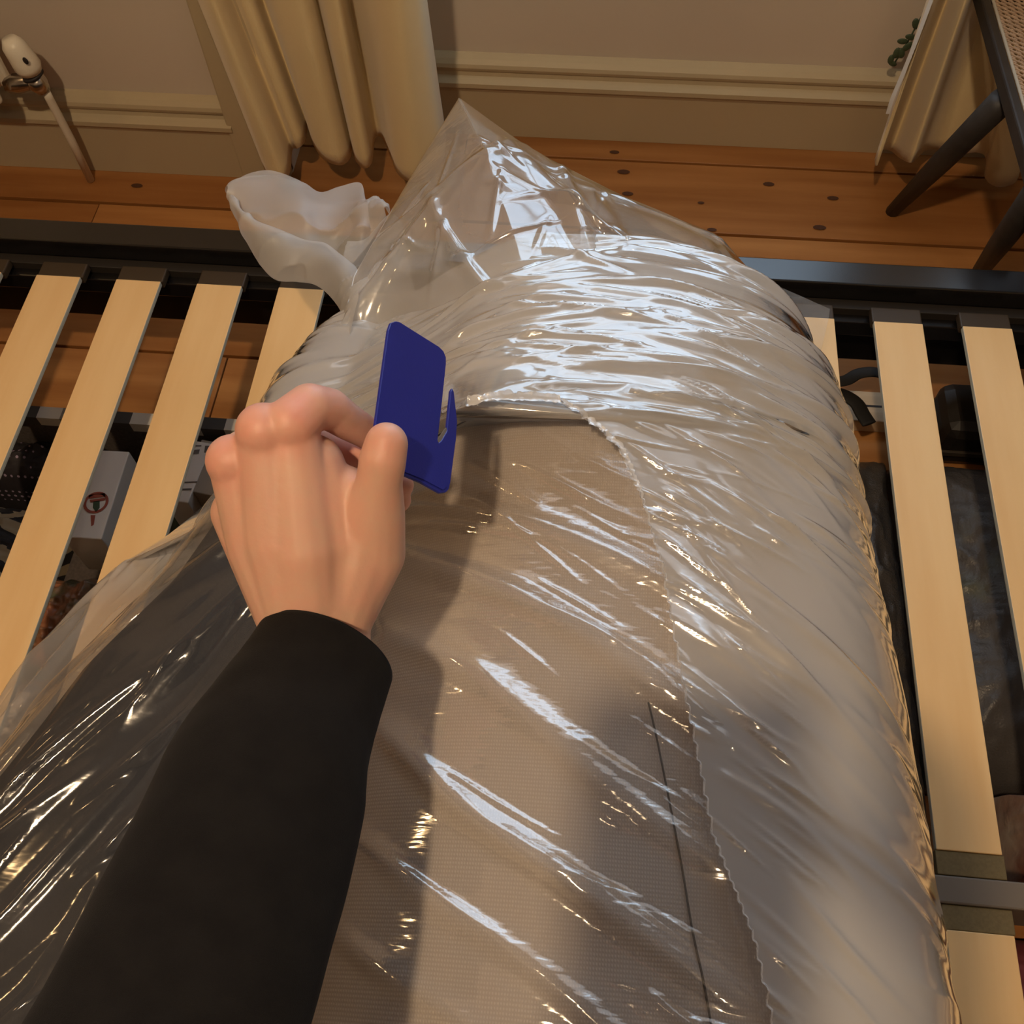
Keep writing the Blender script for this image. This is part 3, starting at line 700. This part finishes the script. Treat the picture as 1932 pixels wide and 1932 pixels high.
extrude_poly('raised_panel', [tuple(onp(*q) + nrm * .0022) for q in ((780, 836), (838, 920), (830, 926), (792, 906), (752, 890), (762, 846))], nrm, .0005, M_blue, cut)

# ------------------------------------------------------------------ hand, wrist and sleeve
def capsule(bm, a, b, ra, rb, seg=16, rings=6):
    a = Vector(a); b = Vector(b); d = (b - a); L = d.length; d.normalize(); q = d.to_track_quat('Z', 'Y').to_matrix()
    pr_ = []
    for i in range(rings + 1): t = -math.pi / 2 + (math.pi / 2) * i / rings; pr_.append((ra * math.cos(t), ra * math.sin(t)))
    for i in range(rings + 1): t = (math.pi / 2) * i / rings; pr_.append((rb * math.cos(t), L + rb * math.sin(t)))
    rows = []
    for r, z in pr_[1:-1]:
        rows.append([bm.verts.new(a + q @ Vector((r * math.cos(2 * math.pi * k / seg), r * math.sin(2 * math.pi * k / seg), z))) for k in range(seg)])
    p0 = bm.verts.new(a + q @ Vector((0, 0, pr_[0][1]))); p9 = bm.verts.new(a + q @ Vector((0, 0, pr_[-1][1])))
    for i in range(len(rows) - 1):
        for k in range(seg): bm.faces.new((rows[i][k], rows[i][(k + 1) % seg], rows[i + 1][(k + 1) % seg], rows[i + 1][k]))
    for k in range(seg): bm.faces.new((p0, rows[0][(k + 1) % seg], rows[0][k])); bm.faces.new((p9, rows[-1][k], rows[-1][(k + 1) % seg]))
bm = bmesh.new()
def chain(pts):
    for (p, r), (q, s) in zip(pts[:-1], pts[1:]): capsule(bm, pd(*p), pd(*q), r * REACH, s * REACH)
WR = (585, 1205, .452)
# forearm and wrist (oval: two parallel bones)
chain([((543, 1192, .455), .0140), ((540, 1330, .432), .020), ((490, 1480, .40), .026)])
chain([((590, 1195, .456), .0180), ((570, 1330, .432), .023)])
chain([((640, 1205, .459), .0150), ((600, 1340, .432), .023), ((530, 1500, .40), .026)])
# metacarpals, closely packed so the back of the hand is one smooth plate
chain([((590, 1185, .456), .0170), ((575, 1040, .444), .0175), ((548, 815, .435), .0130)])
chain([((570, 1185, .456), .0165), ((530, 1020, .445), .0175), ((500, 818, .434), .0130)])
chain([((556, 1185, .458), .0155), ((497, 1030, .451), .0165), ((448, 875, .443), .0130)])
chain([((548, 1185, .460), .0140), ((490, 1040, .460), .0150), ((448, 968, .460), .0125)])
chain([((600, 1185, .458), .0170), ((560, 960, .451), .0165), ((520, 835, .446), .0140)])
chain([((585, 1185, .458), .0165), ((520, 980, .455), .0160), ((470, 865, .450), .0140)])
chain([((615, 1185, .458), .0170), ((625, 1030, .454), .0185), ((590, 880, .447), .0150)])
chain([((632, 1190, .460), .0155), ((672, 1060, .458), .0190), ((690, 960, .452), .0150)])
chain([((625, 1150, .462), .0165), ((640, 1010, .458), .0190), ((650, 930, .452), .0130)])
# index
chain([((548, 800, .430), .0120), ((584, 768, .436), .0108), ((622, 772, .446), .0098), ((655, 795, .456), .0088), ((702, 822, .470), .0078)])
# middle
chain([((497, 812, .430), .0125), ((540, 812, .455), .0100), ((600, 835, .474), .0092), ((650, 855, .482), .0088), ((705, 868, .486), .0080)])
# ring
chain([((440, 870, .440), .0125), ((480, 880, .478), .0095), ((590, 900, .500), .0090), ((680, 908, .500), .0085), ((755, 915, .496), .0072)])
# little
chain([((446, 965, .458), .0115), ((490, 960, .492), .0085), ((600, 950, .506), .0080), ((680, 945, .505), .0075), ((752, 944, .500), .0066)])
# thumb with thenar mound
chain([((645, 1160, .462), .0155), ((705, 1045, .457), .0150), ((708, 965, .446), .0138), ((716, 905, .436), .0105), ((722, 868, .432), .0106), ((729, 838, .431), .0098)])
me = bpy.data.meshes.new('hand_raw'); bm.to_mesh(me); bm.free()
tmp = bpy.data.objects.new('hand_raw', me); COL.objects.link(tmp)
r_ = tmp.modifiers.new('r', 'REMESH'); r_.mode = 'VOXEL'; r_.voxel_size = .0012
s_ = tmp.modifiers.new('s', 'SMOOTH'); s_.iterations = 20; s_.factor = .5
dg = bpy.context.evaluated_depsgraph_get(); me2 = bpy.data.meshes.new_from_object(tmp.evaluated_get(dg))
bpy.data.objects.remove(tmp)
# skin with redder knuckles and fingertips
m, N, L = mat_new('skin'); b = N['Principled BSDF']; b.inputs['Roughness'].default_value = .48
b.inputs['Subsurface Weight'].default_value = .25; b.inputs['Subsurface Radius'].default_value = (1, .35, .2); b.inputs['Subsurface Scale'].default_value = .004
at = N.new('ShaderNodeAttribute'); at.attribute_name = 'flush'
mx = N.new('ShaderNodeMix'); mx.data_type = 'RGBA'; mx.inputs[6].default_value = (.67, .42, .31, 1); mx.inputs[7].default_value = (.73, .31, .25, 1)
n5 = N.new('ShaderNodeTexNoise'); n5.inputs['Scale'].default_value = 55; n5.inputs['Detail'].default_value = 3
tc5 = N.new('ShaderNodeTexCoord'); L.new(tc5.outputs['Object'], n5.inputs['Vector'])
m5 = N.new('ShaderNodeMath'); m5.operation = 'MULTIPLY_ADD'; m5.inputs[1].default_value = .8; m5.inputs[2].default_value = -.32; L.new(n5.outputs['Fac'], m5.inputs[0])
m6 = N.new('ShaderNodeMath'); m6.operation = 'ADD'; m6.use_clamp = True; L.new(m5.outputs[0], m6.inputs[0]); L.new(at.outputs['Fac'], m6.inputs[1])
L.new(m6.outputs[0], mx.inputs[0]); L.new(mx.outputs[2], b.inputs['Base Color'])
tc = N.new('ShaderNodeTexCoord'); ns = N.new('ShaderNodeTexNoise'); ns.inputs['Scale'].default_value = 260; ns.inputs['Detail'].default_value = 4
bp = N.new('ShaderNodeBump'); bp.inputs['Strength'].default_value = .18; bp.inputs['Distance'].default_value = .001
L.new(tc.outputs['Object'], ns.inputs['Vector']); L.new(ns.outputs['Fac'], bp.inputs['Height']); L.new(bp.outputs[0], b.inputs['Normal'])
M_skin = m
nv = len(me2.vertices); co = np.zeros(nv * 3); me2.vertices.foreach_get('co', co); co = co.reshape(-1, 3)
fl_ = np.zeros(nv)
for q, r0 in (((548, 790, .425), .018), ((497, 800, .425), .018), ((436, 870, .435), .018), ((600, 765, .44), .016), ((700, 822, .47), .02), ((729, 838, .43), .014), ((755, 915, .496), .02), ((752, 944, .5), .02), ((640, 790, .46), .02), ((640, 850, .48), .025)):
    p = pd(*q); fl_ = np.maximum(fl_, np.exp(-((co - p) ** 2).sum(1) / r0 ** 2))
a_ = me2.attributes.new('flush', 'FLOAT', 'POINT'); a_.data.foreach_set('value', (fl_ * .55 + .1).astype(np.float32))
me2.materials.clear(); me2.materials.append(M_skin)
person = thing('person', "person's left hand and black sleeved forearm reaching in to hold the blue cutter", 'person')
link('hand', me2, None, person)
# sleeve
M_knit = pmat('black_knit', (.0085, .0072, .0066), .95, (.011, .0095, .0085), (60, 60, 60), .35, (1400, 3000, 1400), sheen=.03, spec=.1)
cen = [(612, 1238, .452), (582, 1300, .441), (545, 1375, .425), (500, 1480, .402), (450, 1620, .378), (385, 1790, .352), (318, 1960, .33), (240, 2150, .31), (150, 2400, .30)]
rad_px = [136, 146, 165, 195, 212, 232, 250, 275, 310]
C_ = crom([pd(*c) for c in cen], 90); Rr = np.interp(np.linspace(0, 8, 90), range(9), [r * c[2] * REACH / FPX for r, c in zip(rad_px, cen)])
nseg = 96; P = np.zeros((96, nseg + 1, 3))
view = A3((0, 0, CAMZ))
rows = []
for i in range(90):
    t = C_[min(i + 1, 89)] - C_[max(i - 1, 0)]; t /= np.linalg.norm(t)
    s = np.cross(t, view - C_[i]); s /= np.linalg.norm(s); u_ = np.cross(s, t)
    u_ = u_ if u_ @ (view - C_[i]) > 0 else -u_
    th = np.linspace(0, 2 * math.pi, nseg + 1)
    slant = np.exp(-i / 7.) 
    r = Rr[i] * (1 + min(1, i / 25.) * (.012 * np.sin(3 * th + i * .10) + .03 * (vnoise(np.cos(th) * 2 + 5, np.sin(th) * 2 + i * .12, 95) - .5)))
    base = C_[i] + t * (slant * .006 * (-np.sin(th)))[:, None]
    rows.append(base + s * (r * np.cos(th))[:, None] + u_ * (r * .86 * np.sin(th))[:, None])
rows = np.array(rows)
# cuff turns inward at the opening
cin = rows[0].mean(0); first = [cin + (rows[0] - cin) * k + (C_[3] - C_[0]) * z for k, z in ((.90, .55), (.90, .25), (.93, .03), (.975, -.02))]
rows = np.concatenate([np.array(first), rows]); rows[:, -1] = rows[:, 0]
link('sleeve', grid(rows), M_knit, person)

# the right hand and telephone that take the picture (behind the lens; phone widened to shape the soft shadow they throw on the film)
def cf(x, y, z): return A3((0, 0, CAMZ)) + RC @ A3((x, y, z))      # in the frame of the phone: x right, y up, z towards the person
ph_ = thing('phone', 'black phone held above the mattress, out of the picture', 'phone')
bm = bmesh.new(); box_bm(bm, -.112, -.012, -.13, .030, .008, .016, .003)
for v in bm.verts: v.co = Vector(cf(*v.co))
bm_obj('body', bm, pmat('phone_shell', (.02, .02, .022), .3), ph_)
bm = bmesh.new()
def chain2(pts):
    for (p, r), (q, s2) in zip(pts[:-1], pts[1:]): capsule(bm, cf(*p), cf(*q), r, s2, 12, 4)
for k, yy in enumerate((.012, -.012, -.036, -.060)):
    chain2([((.058, yy - .03, .040), .013), ((.052, yy - .005, .016), .0095), ((.026, yy + .012, .002 + .012), .008), ((.020, yy + .014, .022), .0075)])
chain2([((.050, -.075, .045), .017), ((.012, -.045, .034), .0115), ((-.018, -.020, .026), .010)])
for yy in (-.02, -.045, -.07, -.09): chain2([((.055, yy, .045), .016), ((.048, -.14, .055), .019)])
chain2([((.048, -.14, .055), .022), ((.09, -.30, .12), .032)])
me = bpy.data.meshes.new('h2'); bm.to_mesh(me); bm.free(); tmp = bpy.data.objects.new('h2', me); COL.objects.link(tmp)
r_ = tmp.modifiers.new('r', 'REMESH'); r_.mode = 'VOXEL'; r_.voxel_size = .002
s_ = tmp.modifiers.new('s', 'SMOOTH'); s_.iterations = 8
dg = bpy.context.evaluated_depsgraph_get(); me3 = bpy.data.meshes.new_from_object(tmp.evaluated_get(dg)); bpy.data.objects.remove(tmp)
me3.materials.clear(); me3.materials.append(M_skin); link('hand', me3, None, person)
tube('sleeve', [cf(.052, -.17, .062), cf(.075, -.25, .10), cf(.11, -.36, .15), cf(.16, -.50, .22)], [.036, .042, .048, .055], M_knit, person, 24)

# ------------------------------------------------------------------ things stored under the bed
def crumple(name, x0, x1, y0, y1, h, mat, label, cat, seed, amp=.02, group=None, fr=14):
    root = thing(name, label, cat, group); n = 90
    u, v = np.meshgrid(np.linspace(-1, 1, n), np.linspace(-1, 1, n), indexing='ij')
    e = np.clip(1 - np.maximum(np.abs(u), np.abs(v)) ** 4, 0, 1) ** .6
    P = np.zeros((n, n, 3)); P[..., 0] = (x0 + x1) / 2 + u * (x1 - x0) / 2 * (1 + .05 * (vnoise(v * 3, u * 0, seed) - .5)); P[..., 1] = (y0 + y1) / 2 + v * (y1 - y0) / 2
    P[..., 2] = .003 + e * h + e * amp * (ridge(P[..., 0] * fr, P[..., 1] * fr, seed, 2) + .5 * ridge(P[..., 0] * fr * 3, P[..., 1] * fr * 3, seed + 1, 2) + .3 * ridge(P[..., 0] * fr * 8, P[..., 1] * fr * 8, seed + 2, 2) - .8)
    P[..., 2] = np.maximum(P[..., 2], .002)
    link('body', grid(P), mat, root); return root
M_poly = pmat('black_polythene', (.045, .040, .037), .32, (.075, .066, .056), (9, 9, 9), .55, (420, 420, 420), spec=.5)
M_poly2 = pmat('smoked_polythene', (.075, .068, .064), .36, (.13, .15, .07), (5, 5, 5), .4, (350, 350, 350), spec=.4, lo=.55, hi=.75)
crumple('storage_bag', .26, .475, .20, .885, .13, M_poly, 'shiny crinkled black polythene bag under the slats right of the mattress', 'bag', 101, .022, fr=9)
crumple('storage_bag', .485, .85, .375, .88, .12, M_poly2, 'smoky clear polythene bag with something greenish inside, under the rightmost slats', 'bag', 105, .016, fr=7)
M_red = pmat('red_cloth', (.20, .03, .02), .6, (.13, .02, .015), (20, 20, 20))
crumple('folded_cloth', .40, .80, -.10, .20, .12, M_red, 'dark red cloth under the slats beside the middle beam', 'cloth', 109, .02)
M_bags = pmat('clear_bag_pale', (.45, .36, .27), .35, (.20, .08, .05), (14, 14, 14), .8, (80, 80, 80))
crumple('packet', .545, .62, .24, .36, .155, M_bags, 'small pale crinkled packet under the right slats near the beam', 'packet', 113, .02)
M_strap = pmat('black_webbing', (.012, .012, .013), .7)
st = thing('webbing_strap', 'black webbing strap looping over the floorboards behind the black bag', 'strap')
sp = crom([pz(u, v, -.19) for u, v in ((1560, 722), (1595, 718), (1620, 705), (1650, 702), (1672, 712), (1690, 740))], 30)
tube('loop', sp, .010, M_strap, st, 10, flat=.25)
tube('loop', crom([pz(u, v, -.20) for u, v in ((1560, 740), (1590, 745), (1615, 760), (1628, 782), (1640, 800))], 24), .012, M_strap, st, 10, flat=.3)
M_offc = pmat('pale_timber', (.52, .40, .27), .6, (.44, .33, .21), (4, 60, 10))
bd = thing('timber_offcut', 'pale timber offcut lying under the slats by the strap', 'board')
q0, q1 = pz(1585, 735, -.27), pz(1730, 800, -.27)
box('board', q0[0], .545, q1[1], q0[1], 0.0, .03, M_offc, bd, .002)
box('board_joint', q0[0] + .02, .54, (q0[1] + q1[1]) / 2 - .002, (q0[1] + q1[1]) / 2 + .002, .03, .0305, M_dark, bd, 0)
gb = thing('guitar_case', 'long black case lying on the floor under the right slats', 'case')
gb.name = 'black_case'
box('lid', .555, .95, .90, 1.0, .0, .10, pmat('black_case_shell', (.012, .009, .007), .5), gb, .02)
box('rim', .56, .945, .895, .90, .04, .05, pmat('case_rim', (.05, .04, .03), .4), gb, .001)
# left side: soft storage box with checked border and its contents
sb = thing('fabric_storage_box', 'open dark mesh storage box with grey and white checked rim under the left slats', 'storage box')
M_mesh = pmat('dark_mesh_fabric', (.07, .055, .05), .85, (.10, .08, .07), (200, 200, 200))
M_ck1 = pmat('check_white', (.55, .52, .46), .8); M_ck2 = pmat('check_grey', (.20, .19, .17), .8); M_ck3 = pmat('check_dark', (.06, .055, .05), .8)
yb0 = pz(60, 775, -.12)[1]
box('back_wall', -1.35, -.44, yb0, yb0 + .006, .001, .17, M_mesh, sb, .001)
box('base', -1.35, -.44, .15, yb0, .001, .006, M_mesh, sb, .001)
box('side_wall', -.446, -.44, .15, yb0, .001, .17, M_mesh, sb, .001)
for i in range(26):
    x = -1.35 + i * .035
    box('check', x, x + .035, yb0 - .012, yb0 + .008, .162, .181, (M_ck1, M_ck2, M_ck1, M_ck3)[i % 4] if i % 4 != 1 else M_ck2, sb, 0)
def oriented_box(name, u0v0, u1v1, zt, w_, h_, mat, root, part):
    a = pz(*u0v0, zt); b_ = pz(*u1v1, zt); d = b_ - a; L__ = np.linalg.norm(d); ang_ = math.atan2(d[1], d[0])
    bm = bmesh.new(); box_bm(bm, 0, L__, -w_ / 2, w_ / 2, 0, h_, .0015)
    o = bm_obj(part, bm, mat, root); o.location = (a[0], a[1], zt + Z0 - h_); o.rotation_euler = (0, 0, ang_)
    return a, d / L__, L__, ang_
M_card = pmat('white_card', (.88, .84, .78), .6)
M_cardg = pmat('grey_card', (.40, .35, .29), .6)
M_redp = pmat('red_print', (.38, .09, .06), .6); M_grnp = pmat('green_print', (.05, .09, .05), .6); M_gr = pmat('grey_print', (.16, .14, .13), .6)
wb = thing('carton', 'white carton with a round red printed emblem under the left slats', 'box')
a, d, L__, ang_ = oriented_box('carton', (207, 850), (152, 1015), -.13, .058, .10, M_card, wb, 'body')
def disc(u, v, zt, r0, r1, mat, root, name, seg=28, sy=1.0, rot=0.):
    c_ = pz(u, v, zt); V = []; F = []
    for k in range(seg):
        th = 2 * math.pi * k / seg
        for r in (r0, r1):
            x, y = r * math.cos(th), r * sy * math.sin(th); V.append((c_[0] + x * math.cos(rot) - y * math.sin(rot), c_[1] + x * math.sin(rot) + y * math.cos(rot), c_[2]))
    for k in range(seg): F.append((2 * k, 2 * k + 1, (2 * ((k + 1) % seg)) + 1, 2 * ((k + 1) % seg)))
    return link(name, mesh(name, V, F), mat, root, False)
ZT = -.1293
disc(181, 948, ZT, .0135, .0175, M_redp, wb, 'emblem_ring')
def quad(pts, mat, root, name, zt=ZT):
    V = [pz(u, v, zt) for u, v in pts]; return link(name, mesh(name, V, [tuple(range(len(V)))]), mat, root, False)
quad([(167, 934), (198, 930), (199, 937), (168, 941)], M_redp, wb, 'emblem_bar')
quad([(169, 943), (199, 939), (198, 944), (171, 948)], M_redp, wb, 'emblem_bar')
quad([(176, 946), (188, 944), (188, 958), (181, 966), (175, 958)], M_grnp, wb, 'emblem_leaf')
quad([(171, 972), (180, 972), (177, 990), (172, 993)], M_redp, wb, 'emblem_ribbon')
gc = thing('carton', 'white and grey printed carton beside the hand under the slats', 'box')
oriented_box('c', (378, 833), (330, 945), -.13, .038, .10, M_card, gc, 'body')
oriented_box('c', (418, 836), (375, 930), -.131, .062, .099, M_cardg, gc, 'side_panel')
quad([(359, 849), (377, 848), (375, 856), (357, 857)], M_gr, gc, 'printed_label')
quad([(345, 909), (372, 908), (372, 910), (345, 911)], M_gr, gc, 'printed_line')
quad([(340, 922), (362, 921), (361, 924), (339, 925)], M_gr, gc, 'printed_line')
quad([(387, 841), (398, 841), (395, 854), (385, 854)], M_gr, gc, 'printed_label')
quad([(362, 840), (380, 840), (380, 842), (361, 842)], M_gr, gc, 'printed_line')
M_pk = pmat('printed_wrapper', (.34, .13, .06), .4, (.10, .10, .06), (25, 25, 25), .4, (60, 60, 60))
crumple('wrapped_packet', -.76, -.62, .42, .56, .13, M_pk, 'orange and green printed packet under the second slat gap from the left', 'packet', 121, .02)
M_stripe, N, L = mat_new('striped_cloth'); b = N['Principled BSDF']; b.inputs['Roughness'].default_value = .7
tc = N.new('ShaderNodeTexCoord'); wv = N.new('ShaderNodeTexWave'); wv.inputs['Scale'].default_value = 14; wv.inputs['Distortion'].default_value = 3; wv.inputs['Detail'].default_value = 1; wv.bands_direction = 'DIAGONAL'
rp = N.new('ShaderNodeValToRGB'); rp.color_ramp.interpolation = 'CONSTANT'; rp.color_ramp.elements[0].color = (.02, .018, .02, 1); rp.color_ramp.elements[1].color = (.42, .34, .22, 1); rp.color_ramp.elements[1].position = .45
L.new(tc.outputs['Object'], wv.inputs['Vector']); L.new(wv.outputs['Fac'], rp.inputs[0]); L.new(rp.outputs[0], b.inputs['Base Color'])
crumple('striped_cloth', -.96, -.765, .42, .68, .13, M_stripe, 'black and cream striped bundle under the leftmost slat gap', 'cloth', 125, .02)
M_dots, N, L = mat_new('dotted_cloth'); b = N['Principled BSDF']; b.inputs['Roughness'].default_value = .7
tc = N.new('ShaderNodeTexCoord'); vo = N.new('ShaderNodeTexVoronoi'); vo.inputs['Scale'].default_value = 95; vo.inputs['Randomness'].default_value = 0
rp = N.new('ShaderNodeValToRGB'); rp.color_ramp.interpolation = 'CONSTANT'; rp.color_ramp.elements[0].color = (.30, .24, .34, 1); rp.color_ramp.elements[1].color = (.015, .012, .016, 1); rp.color_ramp.elements[1].position = .22
L.new(tc.outputs['Object'], vo.inputs['Vector']); L.new(vo.outputs['Distance'], rp.inputs[0]); L.new(rp.outputs[0], b.inputs['Base Color'])
crumple('dotted_cloth', -.93, -.70, .69, .78, .12, M_dots, 'black cloth with small pale dots behind the striped bundle', 'cloth', 129, .01)
M_greeny = pmat('green_scrap', (.06, .08, .05), .6, (.02, .02, .015), (40, 40, 40))
crumple('green_bundle', -.65, -.585, .575, .74, .10, M_greeny, 'dark green bundle between the two white cartons', 'cloth', 133, .02)
M_fl = pmat('floral_cloth', (.42, .33, .25), .7, (.08, .05, .05), (45, 45, 45), lo=.48, hi=.52)
crumple('floral_cloth', -.80, -.60, .20, .41, .12, M_fl, 'pale patterned cloth under the slats below the orange packet', 'cloth', 137, .02)
